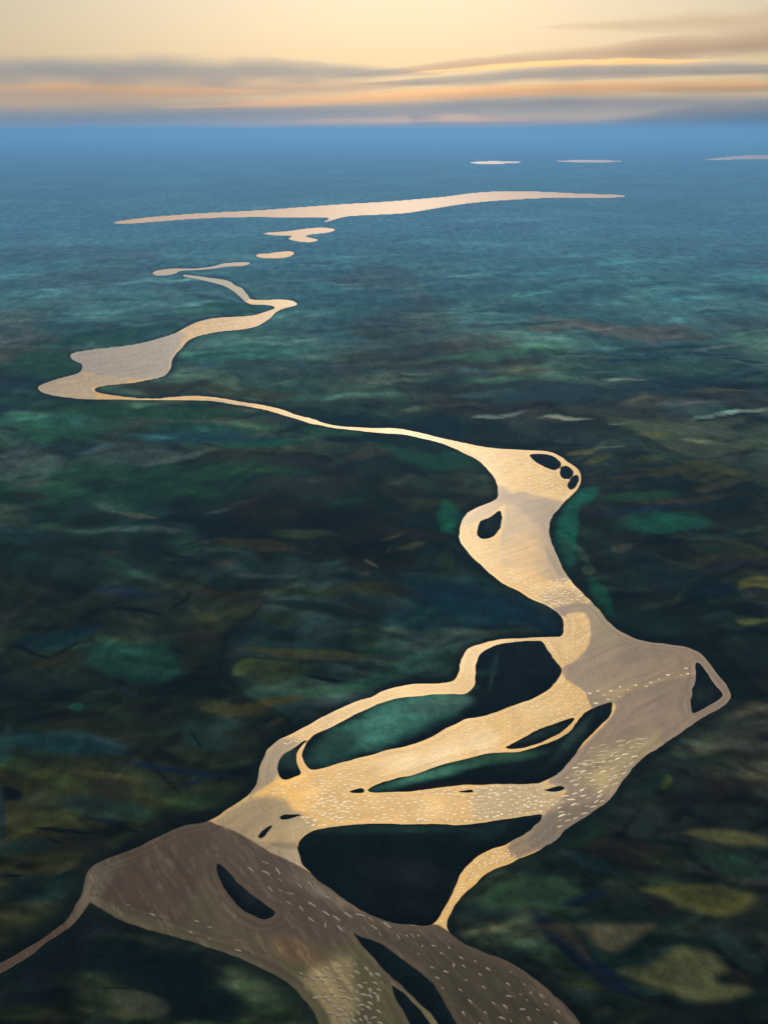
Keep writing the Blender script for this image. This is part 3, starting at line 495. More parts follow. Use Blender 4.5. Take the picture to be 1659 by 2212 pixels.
# ------------------------------------------------------------------ water colours (silt, with sky glare and duller reaches painted in)
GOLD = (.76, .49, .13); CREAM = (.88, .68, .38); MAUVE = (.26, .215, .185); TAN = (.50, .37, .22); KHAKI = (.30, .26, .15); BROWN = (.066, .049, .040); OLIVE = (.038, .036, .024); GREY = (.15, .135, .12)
def W_(tile, pts): return P((tile, pts))
conf_poly = P(('T7', [(-900, 900), (300, 300), (700, 200), (1080, 118), (1140, 120)]),
              ('T6', [(0, 425), (120, 470), (230, 530), (330, 595), (430, 640), (530, 692), (700, 790), (860, 900), (960, 960)]),
              ('T8', [(520, 440), (600, 470), (700, 490), (800, 485), (835, 490), (880, 520)]), ('T8', [(1200, 600), (1800, 1100), (1800, 1800), (-600, 1800)]), ('T7', [(-900, 1900)]))
zones = [ # outline, colour, edge softness (picture units), strength
 (W_('T2', [(150, 620), (150, 380), (560, 250), (960, 215), (1010, 240), (940, 350), (930, 420), (880, 470), (560, 470), (450, 450)]), (.37, .345, .335), 8, .95),
 (W_('T2', [(180, 470), (450, 448), (700, 465), (640, 500), (500, 520), (520, 600), (180, 600)]), (.50, .43, .31), 5, .9),
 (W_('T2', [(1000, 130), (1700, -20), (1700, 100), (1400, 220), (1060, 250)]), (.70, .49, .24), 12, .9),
 (W_('T2', [(1100, 575), (1270, 595), (1380, 625), (1300, 640), (1180, 600)]), (.40, .33, .32), 3, .7),
 (W_('T3', [(560, 60), (860, 110), (860, 160), (560, 110)]), (.8, .66, .42), 10, .8),
 # smooth reach
 (W_('T3', [(1130, 362), (1200, 392), (1215, 400), (1250, 393), (1340, 415), (1480, 448), (1500, 500), (1430, 600), (1480, 740), (1500, 850), (1420, 860), (1300, 800), (1150, 760), (1160, 560), (1180, 450), (1100, 520), (1000, 560), (920, 560), (960, 480)]), (.46, .36, .24), 3, .95),
 (W_('T3', [(1130, 362), (1200, 392), (1480, 448), (1450, 520), (1380, 600), (1340, 560), (1200, 450), (1130, 440)]), (.27, .225, .20), 12, .85),
 (W_('T3', [(1360, 560), (1420, 580), (1450, 740), (1500, 840), (1430, 820), (1380, 700)]), (.28, .23, .20), 8, .8),
 (W_('T3', [(1180, 640), (1300, 600), (1380, 740), (1380, 860), (1240, 820), (1130, 720)]), (.70, .47, .21), 22, .85),
 (W_('T3', [(1430, 1000), (1340, 930), (1450, 890), (1560, 900), (1600, 960)]), (.40, .30, .19), 5, .7),
 # confluence with grey arm
 (W_('T4', [(360, 62), (420, 42), (500, 22), (578, 22), (640, 0), (760, 160), (1000, 240), (1300, 280), (1500, 560), (1440, 660), (1000, 920), (860, 1020), (720, 1240), (400, 1480), (220, 1480), (300, 1300), (450, 1150), (330, 1100), (480, 940), (720, 700), (728, 622), (600, 660), (560, 560), (440, 480), (420, 410), (480, 380), (560, 310), (592, 220), (580, 120), (545, 80), (470, 85), (430, 105)]), MAUVE, 2.5, .97),
 (W_('T4', [(576, 0), (640, 40), (760, 200), (760, 330), (640, 300), (600, 180), (570, 100)]), (.30, .26, .18), 12, .8),
 (W_('T4', [(640, 560), (900, 505), (1200, 430), (1215, 445), (1200, 458), (1000, 500), (860, 550), (730, 620)]), (.42, .33, .19), 5, .85),
 (W_('T4', [(560, 560), (700, 380), (900, 480), (800, 560), (640, 640)]), (.34, .28, .18), 30, .6),
 (W_('T4', [(700, 480), (1000, 340), (1200, 320), (1210, 420), (900, 500)]), (.33, .27, .20), 20, .6),
 (W_('T4', [(560, 900), (860, 840), (1000, 800), (940, 900), (820, 1040), (740, 1160), (620, 1160), (480, 1100), (600, 1020)]), (.42, .37, .22), 26, .85),
 (W_('T4', [(560, 1020), (760, 1000), (740, 1080), (600, 1090)]), (.55, .45, .19), 18, .8),
 (W_('T4', [(280, 1330), (420, 1240), (720, 1180), (620, 1290), (420, 1420), (240, 1500)]), (.14, .125, .115), 14, .9),
 (W_('T4', [(-100, 1120), (300, 1100), (420, 1130), (420, 1200), (320, 1280), (-100, 1340)]), (.52, .44, .28), 14, .85),
 (W_('T8', [(1240, 30), (1340, -30), (1480, -20), (1440, 50), (1240, 150), (1180, 90)]), (.16, .14, .125), 5, .85),
 # left shallows
 (W_('T6', [(210, 270), (380, 260), (440, 290), (500, 350), (560, 400), (640, 430), (560, 480), (500, 560), (520, 700), (0, 450), (0, 380)]), (.32, .265, .17), 10, .95),
 (W_('T6', [(300, 500), (500, 400), (640, 400), (600, 460), (520, 520), (300, 560)]), (.46, .37, .19), 10, .8),
 (W_('T6', [(200, 280), (270, 0), (460, 0), (380, 120), (330, 190), (240, 240)]), (.28, .235, .175), 6, .95),
 (W_('T5', [(60, 1060), (110, 850), (200, 770), (330, 800), (220, 880), (190, 1000)]), (.28, .235, .175), 10, .9),
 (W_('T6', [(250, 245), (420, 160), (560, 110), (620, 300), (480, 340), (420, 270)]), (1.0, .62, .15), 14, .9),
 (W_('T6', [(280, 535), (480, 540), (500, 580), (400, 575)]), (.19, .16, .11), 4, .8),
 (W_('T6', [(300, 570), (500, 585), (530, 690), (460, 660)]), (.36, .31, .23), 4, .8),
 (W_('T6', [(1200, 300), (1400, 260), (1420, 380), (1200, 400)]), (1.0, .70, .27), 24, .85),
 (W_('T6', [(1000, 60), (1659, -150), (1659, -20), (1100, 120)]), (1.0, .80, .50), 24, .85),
]
dark_zones = [
 (W_('T7', [(400, 650), (470, 380), (560, 340), (700, 320), (560, 480), (540, 600)]), (.13, .12, .095), 24, .8),
 (W_('T7', [(600, 560), (900, 660), (1200, 740), (1600, 1020), (1500, 1000), (1000, 780), (560, 620)]), (.085, .085, .055), 22, .85),
 (W_('T7', [(980, 560), (1080, 420), (1160, 420), (1260, 620), (1500, 760), (1560, 900), (1200, 760)]), (.09, .08, .05), 26, .8),
 (W_('T6', [(560, 760), (900, 880), (840, 960), (660, 900), (440, 760)]), (.15, .13, .115), 22, .8),
 (W_('T8', [(380, 540), (640, 520), (1000, 600), (1500, 900), (1700, 1300), (900, 1300), (760, 700)]), OLIVE, 16, .95),
 (W_('T8', [(1300, 800), (1450, 880), (1560, 1000), (1500, 1020), (1380, 900)]), (.09, .075, .055), 14, .8),
 (W_('T8', [(0, 600), (300, 600), (420, 600), (620, 800), (700, 1060), (260, 1060), (100, 860)]), (.075, .08, .04), 20, .9),
 (W_('T8', [(180, 700), (380, 660), (430, 800), (420, 900), (360, 960), (280, 960), (150, 800)]), (.30, .26, .15), 22, .9),
 (W_('T8', [(240, 850), (330, 850), (370, 960), (400, 1100), (300, 1100)]), (.26, .23, .14), 16, .8),
 (W_('T8', [(0, 520), (160, 560), (280, 660), (120, 700), (0, 640)]), (.12, .08, .045), 26, .8),
 (W_('T8', [(590, 770), (720, 880), (820, 980), (860, 1100), (800, 1100), (700, 900), (600, 820)]), (.14, .14, .08), 5, .9),
]

def water_colour(X, Y, PX, PY, w):
    n = fbm(X / 8.0, Y / 22.0, 201, 4); nl = fbm(X / 60.0, Y / 90.0, 231, 4)
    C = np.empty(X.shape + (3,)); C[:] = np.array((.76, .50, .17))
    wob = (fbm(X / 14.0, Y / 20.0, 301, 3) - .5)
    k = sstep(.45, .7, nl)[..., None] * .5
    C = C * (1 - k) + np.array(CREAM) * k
    def paint(C, poly, col, soft, st):
        d = sdf(smooth(poly, 2), PX, PY, soft + 3)
        a = (1 - sstep(-soft, soft * .6, d + wob * soft * 1.6)) * st
        a = a[..., None]
        return C * (1 - a) + np.array(col) * a
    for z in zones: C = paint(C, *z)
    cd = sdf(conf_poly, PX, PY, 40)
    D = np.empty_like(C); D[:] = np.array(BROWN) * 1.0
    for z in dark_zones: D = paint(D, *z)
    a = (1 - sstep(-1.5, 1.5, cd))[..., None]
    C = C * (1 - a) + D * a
    isd = sdf(conf_poly, PX, PY, 40) < 0
    c1, s1_ = math.cos(math.radians(57)), math.sin(math.radians(57)); c2, s2_ = math.cos(math.radians(38)), math.sin(math.radians(38))
    across = np.where(isd, X * s1_ + Y * c1, -X * s2_ + Y * c2); along = np.where(isd, X * c1 - Y * s1_, X * c2 + Y * s2_)
    near_bank = 1 - sstep(6, 20, -w)
    fa_ = fbm(np.minimum(-w, 40) / 2.2, (X + Y) / 45.0, 411, 4); fb_ = fbm(across / 4.0 + 2 * nl, along / 42.0, 421, 4)
    fl = fa_ * near_bank + fb_ * (1 - near_bank)      # streaks that follow the current
    C = C * (.84 + .32 * n[..., None]) * np.where(isd, .48 + 1.04 * fl, .70 + .60 * fl)[..., None]
    spk = sstep(.62, .72, fbm(across / 2.2, along / 13.0, 431, 3))[..., None] * isd[..., None]
    C = C * (1 + .55 * spk)
    # shallow pale margin
    e = (sstep(-5.5, -.8, w) * .35)[..., None]
    C = C * (1 - e) + (C * 1.25 + np.array((.05, .04, .025))) * e
    return C, cd

# ------------------------------------------------------------------ materials
def new_mat(name):
    m = bpy.data.materials.new(name); m.use_nodes = True
    t = m.node_tree
    return m, t, t.nodes['Principled BSDF']

def noise(t, scale, detail, vec, rough=.6):
    n = t.nodes.new('ShaderNodeTexNoise'); n.inputs['Scale'].default_value = scale
    n.inputs['Detail'].default_value = detail; n.inputs['Roughness'].default_value = rough
    t.links.new(vec, n.inputs['Vector']); return n

def mapping(t, scale, rot=(0, 0, 0)):
    g = t.nodes.new('ShaderNodeNewGeometry'); m = t.nodes.new('ShaderNodeMapping')
    m.inputs['Scale'].default_value = scale; m.inputs['Rotation'].default_value = rot
    t.links.new(g.outputs['Position'], m.inputs['Vector']); return m.outputs[0]

def land_material():
    m, t, b = new_mat('tundra_cover')
    a = t.nodes.new('ShaderNodeAttribute'); a.attribute_name = 'tint'
    v1 = mapping(t, (.16, .10, .16), (0, 0, .2)); n1 = noise(t, 1, 6, v1, .65)
    v2 = mapping(t, (.035, .012, .03), (0, 0, 1.35)); n2 = noise(t, 1, 5, v2, .6)
    r1 = t.nodes.new('ShaderNodeMapRange'); r1.inputs[1].default_value = .3; r1.inputs[2].default_value = .7; r1.inputs[3].default_value = .72; r1.inputs[4].default_value = 1.28
    t.links.new(n1.outputs[0], r1.inputs[0])
    r2 = t.nodes.new('ShaderNodeMapRange'); r2.inputs[1].default_value = .3; r2.inputs[2].default_value = .7; r2.inputs[3].default_value = .7; r2.inputs[4].default_value = 1.35
    t.links.new(n2.outputs[0], r2.inputs[0])
    mu = t.nodes.new('ShaderNodeMath'); mu.operation = 'MULTIPLY'
    t.links.new(r1.outputs[0], mu.inputs[0]); t.links.new(r2.outputs[0], mu.inputs[1])
    s = t.nodes.new('ShaderNodeVectorMath'); s.operation = 'SCALE'
    t.links.new(a.outputs['Color'], s.inputs[0]); t.links.new(mu.outputs[0], s.inputs['Scale'])
    t.links.new(s.outputs[0], b.inputs['Base Color'])
    b.inputs['Roughness'].default_value = .95
    b.inputs['Specular IOR Level'].default_value = 0.0
    bp = t.nodes.new('ShaderNodeBump'); bp.inputs['Strength'].default_value = .6; bp.inputs['Distance'].default_value = 2.5
    t.links.new(n1.outputs[0], bp.inputs['Height']); t.links.new(bp.outputs[0], b.inputs['Normal'])
    return m

def water_material(name, rough, bump, spec=.5):
    m, t, b = new_mat(name)
    a = t.nodes.new('ShaderNodeAttribute'); a.attribute_name = 'tint'
    v = mapping(t, (.5, .22, .5), (0, 0, .5)); n = noise(t, 1, 5, v, .6)
    v3 = mapping(t, (.9, .3, .5), (0, 0, -.6)); n3 = noise(t, 1, 4, v3, .6)
    r = t.nodes.new('ShaderNodeMapRange'); r.inputs[1].default_value = .3; r.inputs[2].default_value = .7; r.inputs[3].default_value = .86; r.inputs[4].default_value = 1.14
    t.links.new(n3.outputs[0], r.inputs[0])
    s = t.nodes.new('ShaderNodeVectorMath'); s.operation = 'SCALE'
    t.links.new(a.outputs['Color'], s.inputs[0]); t.links.new(r.outputs[0], s.inputs['Scale'])
    t.links.new(s.outputs[0], b.inputs['Base Color'])
    b.inputs['Roughness'].default_value = rough
    b.inputs['Specular IOR Level'].default_value = spec
    b.inputs['IOR'].default_value = 1.33
    bp = t.nodes.new('ShaderNodeBump'); bp.inputs['Strength'].default_value = bump; bp.inputs['Distance'].default_value = .4
    t.links.new(n.outputs[0], bp.inputs['Height']); t.links.new(bp.outputs[0], b.inputs['Normal'])
    return m

M_land = land_material()
M_water = water_material('silt_glare_water', .42, .3, .13)
M_dark = water_material('dark_water', .5, .25, .07)
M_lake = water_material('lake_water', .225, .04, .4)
M_lake.node_tree.nodes['Principled BSDF'].inputs['Specular Tint'].default_value = (1.0, .72, .38, 1)  # orange evening glint tinted into the water itself
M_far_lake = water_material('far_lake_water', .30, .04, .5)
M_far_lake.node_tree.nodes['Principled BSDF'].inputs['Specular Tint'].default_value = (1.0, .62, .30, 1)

# ------------------------------------------------------------------ the plain, its islands and meadows
X, Y, PX, PY = make_grid(3.4, 3.4, -560, 2220, 292, 2560, 1.7)
w, R, F, S, I = fields(X, Y)
Ms = [sdf(g, X, Y, 60) for g in G_mead]
Imin = np.min(np.stack(I), 0)

def land_height(X, Y, w):
    d = np.maximum(w, 0)
    hill = (fbm(X / 300.0, Y / 300.0, 500, 5) - .42) * 26 + (fbm(X / 70.0, Y / 90.0, 540, 4) - .45) * 9
    near = np.clip(d / 140.0, 0, 1)
    fade = 1 - .75 * sstep(2500, 6000, Y)
    z = np.where(w > 0, 1.6 * (1 - np.exp(-d / 5.0)) + np.maximum(hill, -1.0) * near * fade, -3.0 * (1 - np.exp(w / 9.0)))
    return z

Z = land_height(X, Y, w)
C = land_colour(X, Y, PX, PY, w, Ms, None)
C = island_tint(C, X, Y, PX, PY, I)
# rows that finish the plain beyond and below the fine part
wc = w[:-1, :-1]
def cellmax(a): return np.maximum.reduce([a[:-1, :-1], a[1:, :-1], a[:-1, 1:], a[1:, 1:]])
def cellmin(a): return np.minimum.reduce([a[:-1, :-1], a[1:, :-1], a[:-1, 1:], a[1:, 1:]])
free = np.ones(wc.shape, bool)
for (nm, lb, cat, pl), d in zip(islands, I):
    keep = (cellmin(d) < 4.0) & free
    # keep only the cells nearer to this island than to any other
    near_me = cellmin(d) <= cellmin(Imin) + .01
    keep &= near_me
    if not keep.any(): continue
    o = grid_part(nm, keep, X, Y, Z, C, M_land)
    tag(o, lb, cat, 'islands and islets in the braided river')
    free &= ~keep
for (nm, lb, pl, col), d in zip(meadows, Ms):
    keep = (cellmin(d) < 0) & free
    if not keep.any(): continue
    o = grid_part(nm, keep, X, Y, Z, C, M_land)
    tag(o, lb, 'meadow', 'pale meadows on the dark plain', 'structure')
    free &= ~keep
# ground: skip cells deep under the river (the river bed goes on below the water)
keep = free
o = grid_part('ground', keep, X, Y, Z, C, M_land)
tag(o, 'dark green and blue wild plain on both sides of the winding river', 'ground', None, 'structure')

# coarse skirt of the same plain: to the horizon, to the sides and behind the viewpoint
def skirt():
    xe0, ye0 = X[0, 0], Y[0, 0]; xe1 = X[0, -1]
    xb0, yb0 = X[-1, 0], Y[-1, 0]; xb1 = X[-1, -1]
    V = []; Fc = []
    def quad(a, b, c, d):
        k = len(V); V.extend([a, b, c, d]); Fc.append((k, k + 1, k + 2, k + 3))
    B = 90000.0; z = -.5
    quad((-B, ye0, z), (B, ye0, z), (B, B, z), (-B, B, z))
    quad((-B, yb0, z), (xb0, yb0, z), (xe0, ye0, z), (-B, ye0, z))
    quad((xb1, yb0, z), (B, yb0, z), (B, ye0, z), (xe1, ye0, z))
    quad((-B, -8000, z), (B, -8000, z), (B, yb0, z), (-B, yb0, z))
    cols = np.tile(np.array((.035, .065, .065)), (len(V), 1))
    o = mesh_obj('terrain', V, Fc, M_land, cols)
    tag(o, 'far dark plain running out to the hazy horizon', 'terrain', None, 'structure')
skirt()

# ------------------------------------------------------------------ water
gx, gy, gpx, gpy = make_grid(1.9, 1.9, -160, 1720, 620, 2300, 1.9)
ww, RR, FF, SS, II = fields(gx, gy)
wc_, cd = water_colour(gx, gy, gpx, gpy, ww)
deep = cellmin(np.minimum(RR, FF)) < 3.5
IIm = np.min(np.stack(II), 0)
deep &= cellmax(-IIm) < 8 + 0 * IIm[:-1, :-1]
dark = cellmin(cd) < 0
zw = np.zeros_like(gx)
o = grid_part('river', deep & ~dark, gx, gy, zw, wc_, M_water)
tag(o, 'pale silty river, golden glare in its colour, winding down from the far plain and splitting into braids', 'river', None, 'structure')
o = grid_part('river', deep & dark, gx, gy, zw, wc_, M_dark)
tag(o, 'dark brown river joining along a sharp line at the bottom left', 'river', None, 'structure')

def water_patch(name, poly, label, cat, col, mat, z=0.0):
    """level sheet a little larger than its basin, the shore is where the land rises through it"""
    p0 = poly.min(0) - 40; p1 = poly.max(0) + 40
    ct = poly.mean(0)
    n = 60
    xs, ys = np.meshgrid(np.linspace(p0[0], p1[0], n * 2), np.linspace(p0[1], p1[1], n))
    d = sdf(poly, xs, ys, 400)
    step = max((p1[0] - p0[0]) / (2 * n), (p1[1] - p0[1]) / n)
    keep = cellmin(d) < step * 1.2
    cc = np.empty(xs.shape + (3,)); cc[:] = col
    o = grid_part(name, keep, xs, ys, np.full_like(xs, z), cc, mat)
    tag(o, label, cat, None, 'structure')
    return o
water_patch('lake', G_small['lake'], 'wide orange glowing lake stretched across the blue distance', 'lake', (1.0, .52, .10), M_lake)  # orange sky reflection of lakes and ponds painted as base colour
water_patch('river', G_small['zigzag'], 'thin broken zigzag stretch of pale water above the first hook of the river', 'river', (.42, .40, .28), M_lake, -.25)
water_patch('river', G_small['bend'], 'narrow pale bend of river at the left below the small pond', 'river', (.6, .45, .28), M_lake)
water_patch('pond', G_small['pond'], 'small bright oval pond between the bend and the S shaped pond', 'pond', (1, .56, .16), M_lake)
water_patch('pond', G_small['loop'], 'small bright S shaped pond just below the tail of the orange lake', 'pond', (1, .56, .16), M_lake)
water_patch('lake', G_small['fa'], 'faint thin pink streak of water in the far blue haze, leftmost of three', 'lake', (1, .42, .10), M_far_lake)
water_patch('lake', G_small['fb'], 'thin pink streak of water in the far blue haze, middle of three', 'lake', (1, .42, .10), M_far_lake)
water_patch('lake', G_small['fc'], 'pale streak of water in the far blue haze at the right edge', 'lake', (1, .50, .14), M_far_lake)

# ------------------------------------------------------------------ water flecks: light glints modelled as small pale meshes, and duller streaks
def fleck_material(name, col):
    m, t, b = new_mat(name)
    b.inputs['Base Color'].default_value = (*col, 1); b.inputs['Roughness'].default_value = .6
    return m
def inside_pic(poly, x, y):
    return sdf(poly, x, y, 1.0) < 0
def scatter(name, label, regions, mat, seed):
    r = np.random.default_rng(seed)
    V = []; Fc = []
    for poly, spacing, la, lb, ang, jit in regions:
        p0 = poly.min(0); p1 = poly.max(0)
        area = (p1 - p0).prod(); n = int(area / (spacing * spacing) * 2.2)
        x = r.uniform(p0[0], p1[0], n); y = r.uniform(p0[1], p1[1], n)
        m = inside_pic(poly, x, y); x = x[m]; y = y[m]
        X0, Y0 = ground(x, y)
        wv = fields(X0, Y0)[0]
        ok = wv < -2.2
        cells = {}
        for xx, yy, X1, Y1 in zip(x[ok], y[ok], X0[ok], Y0[ok]):
            ka, kb = int(xx // spacing), int(yy * 1.25 // spacing)
            if any((xx - a) ** 2 + (1.25 * (yy - b)) ** 2 < (.8 * spacing) ** 2 for i in (-1, 0, 1) for j in (-1, 0, 1) for a, b in cells.get((ka + i, kb + j), ())): continue
            cells.setdefault((ka, kb), []).append((xx, yy))
            s = r.uniform(.6, 1.25)
            a = math.radians(ang + r.normal(0, jit))
            k = len(V); nn = 9
            L = la * s * .5; W = lb * s * .5
            V.append((X1, Y1, .22))
            for q in range(nn):
                th = q / nn * 2 * math.pi
                rr = r.uniform(.8, 1.12)
                u = math.cos(th) * L * rr; v = math.sin(th) * W * rr
                V.append((X1 + u * math.cos(a) - v * math.sin(a), Y1 + u * math.sin(a) + v * math.cos(a), .03))
            for q in range(nn):
                Fc.append((k, k + 1 + q, k + 1 + (q + 1) % nn))
    o = mesh_obj(name, V, Fc, mat)
    tag(o, label, 'fleck', None, 'stuff')
    return len(Fc) // 9
M_glint = fleck_material('pale_glint', (.97, .88, .66))  # glints of light given as a pale base colour
M_dull_fleck = fleck_material('dull_fleck', (.115, .105, .08))
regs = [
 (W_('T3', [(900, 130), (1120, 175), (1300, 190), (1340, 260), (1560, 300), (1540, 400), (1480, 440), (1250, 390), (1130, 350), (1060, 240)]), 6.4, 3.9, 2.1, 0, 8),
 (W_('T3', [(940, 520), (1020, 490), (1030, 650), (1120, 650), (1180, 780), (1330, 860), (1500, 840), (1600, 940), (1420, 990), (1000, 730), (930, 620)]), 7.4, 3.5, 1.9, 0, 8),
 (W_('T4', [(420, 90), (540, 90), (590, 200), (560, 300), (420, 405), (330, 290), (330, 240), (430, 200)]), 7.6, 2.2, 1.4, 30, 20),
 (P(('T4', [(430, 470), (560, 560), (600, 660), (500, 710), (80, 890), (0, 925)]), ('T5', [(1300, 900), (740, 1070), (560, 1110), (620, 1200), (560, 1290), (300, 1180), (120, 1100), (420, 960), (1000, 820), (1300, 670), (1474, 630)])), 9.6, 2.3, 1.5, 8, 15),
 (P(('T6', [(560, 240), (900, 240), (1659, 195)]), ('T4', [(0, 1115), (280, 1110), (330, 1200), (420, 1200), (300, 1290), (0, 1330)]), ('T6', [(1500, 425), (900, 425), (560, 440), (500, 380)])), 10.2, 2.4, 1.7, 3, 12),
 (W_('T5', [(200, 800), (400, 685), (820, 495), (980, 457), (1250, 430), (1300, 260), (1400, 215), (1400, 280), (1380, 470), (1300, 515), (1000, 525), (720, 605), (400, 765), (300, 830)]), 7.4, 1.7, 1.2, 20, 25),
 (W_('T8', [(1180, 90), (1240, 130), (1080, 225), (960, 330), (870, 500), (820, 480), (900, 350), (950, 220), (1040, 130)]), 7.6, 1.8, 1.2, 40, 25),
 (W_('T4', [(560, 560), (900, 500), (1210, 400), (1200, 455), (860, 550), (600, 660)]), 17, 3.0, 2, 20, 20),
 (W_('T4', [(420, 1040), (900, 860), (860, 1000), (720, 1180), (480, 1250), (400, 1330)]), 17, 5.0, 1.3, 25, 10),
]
nf = scatter('fleck', 'countless pale cream glint flecks dotting the golden channels', regs, M_glint, 5)
regs2 = [
 (W_('T6', [(60, 560), (300, 620), (560, 780), (900, 950), (1300, 1060), (1300, 1106), (700, 1106), (300, 800)]), 27, 6.0, 1.2, -48, 14),
 (W_('T8', [(640, 520), (1000, 600), (1400, 850), (1500, 1000), (1000, 1000), (760, 700)]), 26, 3.0, 1.3, -55, 18),
 (W_('T7', [(620, 560), (1100, 640), (1500, 900), (1400, 880), (900, 700)]), 34, 3.6, 1.1, -28, 14),
 (W_('T8', [(120, 740), (400, 680), (520, 740), (560, 1000), (300, 1000)]), 15, 3.6, 1.6, -30, 25),
]
nf2 = scatter('fleck', 'scattered dull grey streaks drawn out along the current of the dark river', regs2, M_dull_fleck, 9)
M_khaki_fleck = fleck_material('khaki_fleck', (.50, .43, .27))
scatter('fleck', 'long khaki streaks across the grey right arm of the river', [(W_('T4', [(600, 880), (920, 820), (840, 1000), (720, 1140), (500, 1140), (480, 1080)]), 12, 6.5, 1.5, 12, 14), (W_('T4', [(400, 1250), (560, 1180), (720, 1160), (620, 1280), (400, 1400)]), 15, 4.5, 1.5, 25, 12)], M_khaki_fleck, 31)
print('flecks', nf, nf2)

# ------------------------------------------------------------------ clouds: thin banks of vapour far beyond the plain
def vol_mat(name, col, dens, aniso, absorb=(1, 1, 1)):
    m = bpy.data.materials.new(name); m.use_nodes = True
    t = m.node_tree
    t.nodes.remove(t.nodes['Principled BSDF'])
    v = t.nodes.new('ShaderNodeVolumePrincipled')
    v.inputs['Color'].default_value = (*col, 1); v.inputs['Density'].default_value = dens
    v.inputs['Anisotropy'].default_value = aniso
    v.inputs['Absorption Color'].default_value = (*absorb, 1)
    t.links.new(v.outputs[0], t.nodes['Material Output'].inputs['Volume'])
    return m

def sky_point(px, py, dist):
    dx = (px - CX) / FD; dy = -(py - CY) / FD
    y = math.cos(PITCH) + dy * math.sin(PITCH); z = -math.sin(PITCH) + dy * math.cos(PITCH)
    s = dist / y
    return dx * s, dist, H + z * s

def cloud(label, pts, thick, dist, mat, seed, depth=9000):
    """a long bank following pts (picture positions of its axis); thick = half height along the axis"""
    P3 = [sky_point(x, y, dist) for x, y in pts]
    n = 90; k = 24
    px = np.array([p[0] for p in P3]); pz = np.array([p[2] for p in P3]); th = np.array(thick) / FD * dist
    t = np.linspace(0, 1, n); tp = np.linspace(0, 1, len(P3))
    def sm(a):
        r = np.interp(t, tp, a)
        ker = np.hanning(25); ker /= ker.sum()
        return np.convolve(np.pad(r, 12, 'reflect', reflect_type='odd'), ker, 'valid')
    ax, az, at = sm(px), sm(pz), sm(th)
    V = []; Fc = []
    for i in range(n):
        e = math.sqrt(max(1e-4, 1 - abs(2 * t[i] - 1) ** 2.4))
        for j in range(k):
            a = j / k * 2 * math.pi
            nz = vnoise(np.array([i * .13 + seed * 7.1]), np.array([math.sin(a) * 1.6 + 5]), seed)[0]
            nz2 = vnoise(np.array([i * .4]), np.array([math.sin(a) * 2.4 + seed]), seed + 3)[0]
            rr = e * (.7 + .45 * nz + .15 * nz2)
            V.append((ax[i], dist + math.copysign((1 - abs(math.sin(a))) ** 1.25, math.cos(a)) * depth * .5 * rr, az[i] + math.sin(a) * at[i] * rr))
    for i in range(n - 1):
        for j in range(k):
            b = (j + 1) % k
            Fc.append((i * k + j, (i + 1) * k + j, (i + 1) * k + b, i * k + b))
    o = mesh_obj('cloud', V, Fc, mat)
    me = o.data
    import bmesh
    bm = bmesh.new(); bm.from_mesh(me); bm.verts.ensure_lookup_table()
    bm.faces.new([bm.verts[j] for j in range(k)]); bm.faces.new([bm.verts[(n - 1) * k + j] for j in range(k)][::-1])
    bmesh.ops.recalc_face_normals(bm, faces=bm.faces); bm.to_mesh(me); bm.free()
    tag(o, label, 'cloud', 'low cloud banks above the horizon')
    return o
M_cl = vol_mat('cloud_vapour', (.76, .80, .93), 1.8e-4, 0, (0, 0, 0))
M_cl2 = vol_mat('brown_cloud_vapour', (1.0, .74, .54), 2.0e-4, .2, (0, 0, 0))
M_cl3 = vol_mat('blue_cloud_vapour', (.30, .50, .86), 1.9e-4, 0, (0, 0, 0))
cloud('mauve grey cloud bank with a crisp top edge at the upper left', [(-500, 150), (0, 150), (350, 152), (640, 155), (960, 160)], [28, 34, 34, 28, 12], 100000, M_cl, 1)
cloud('brownish cloud bank slanting across the left below the crisp topped one', [(-400, 215), (0, 198), (300, 200), (620, 192), (980, 178)], [24, 28, 32, 22, 8], 106000, M_cl2, 2)
cloud('long grey cloud bank rising to the right above the lower orange gap', [(-300, 245), (150, 258), (520, 246), (900, 232), (1200, 222), (1500, 226), (1900, 210)], [30, 38, 28, 24, 28, 32, 28], 103000, M_cl, 3)
cloud('thin taupe cloud bank at the upper right', [(700, 170), (950, 145), (1200, 122), (1450, 105), (1750, 85), (2100, 80)], [6, 12, 18, 26, 36, 18], 108000, M_cl2, 4)
cloud('grey green cloud streak in the middle right between two bright gaps', [(760, 182), (1000, 172), (1250, 154), (1500, 150), (1800, 148), (2100, 140)], [6, 16, 18, 14, 12, 5], 100000, M_cl, 5)
cloud('blue grey low cloud bank resting on the horizon, thickest at the right', [(-900, 292), (0, 296), (500, 296), (900, 298), (1200, 296), (1450, 278), (1700, 258), (2300, 245)], [28, 24, 22, 18, 22, 42, 62, 50], 96000, M_cl3, 6, 12000)
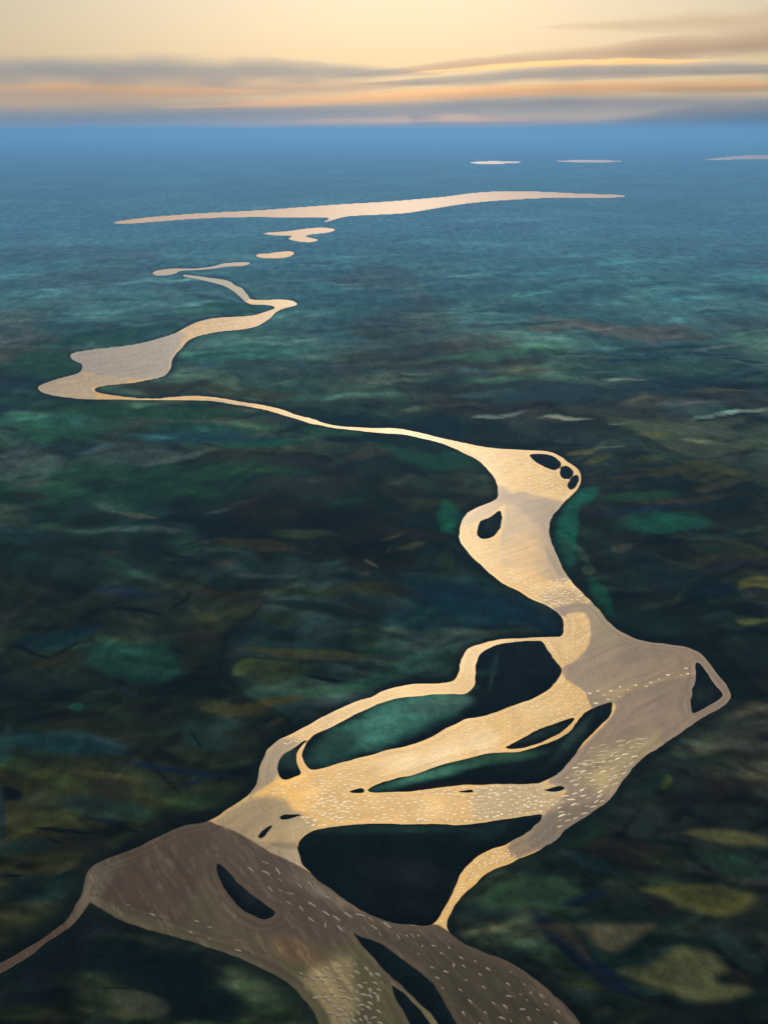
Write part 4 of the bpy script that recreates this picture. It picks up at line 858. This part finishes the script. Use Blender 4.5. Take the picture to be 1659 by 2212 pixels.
cloud('faint thin pinkish cloud wisp low over the left horizon', [(60, 268), (260, 272), (460, 268), (640, 262)], [4, 9, 8, 4], 109000, M_cl2, 7)
cloud('faint broad cream cloud veil near the top right corner', [(1150, 60), (1400, 52), (1700, 40), (2100, 30)], [8, 20, 30, 20], 112000, M_cl2, 8, 3500)

M_cl4 = vol_mat('peach_cloud_vapour', (1.0, .66, .30), 4.0e-4, .66, (0, 0, 0))  # added streaks; orange glow of the sky gaps coloured into their vapour
cloud('low peach coloured cloud streak above the middle of the horizon', [(400, 276), (700, 268), (900, 262), (1100, 260), (1380, 268)], [5, 13, 15, 13, 5], 92000, M_cl4, 11, 6000)
cloud('long bright orange cloud streak running from left centre up to the right edge', [(330, 232), (600, 222), (900, 205), (1250, 190), (1659, 186), (2100, 178)], [4, 10, 13, 13, 15, 10], 98000, M_cl4, 12, 6000)
cloud('short orange cloud streak low at the left edge of the sky', [(-300, 278), (-100, 278), (60, 277), (160, 275)], [5, 10, 9, 3], 92000, M_cl4, 13, 6000)
cloud('soft peach cloud smear in the left half between grey banks', [(-60, 190), (150, 188), (400, 200), (620, 196)], [4, 12, 12, 4], 99000, M_cl4, 14, 3500)
cloud('pinkish thin cloud streak in the right half under the taupe bank', [(880, 158), (1150, 138), (1350, 134), (1560, 130)], [3, 7, 8, 3], 99000, M_cl4, 15, 5000)
# ------------------------------------------------------------------ haze
def haze():
    x0, x1, y0, y1, z0, z1 = -91000, 91000, -8100, 90500, -6.0, H + 150.0
    V = [(x0, y0, z0), (x1, y0, z0), (x1, y1, z0), (x0, y1, z0), (x0, y0, z1), (x1, y0, z1), (x1, y1, z1), (x0, y1, z1)]
    Fc = [(0, 3, 2, 1), (4, 5, 6, 7), (0, 1, 5, 4), (1, 2, 6, 5), (2, 3, 7, 6), (3, 0, 4, 7)]
    o = mesh_obj('haze', V, Fc, vol_mat('blue_haze', (.14, .37, .80), 7.0e-5, .36, (0, 0, 0)), smooth_shade=False)
    tag(o, 'blue evening haze lying over the far plain', 'haze', None, 'stuff')
haze()
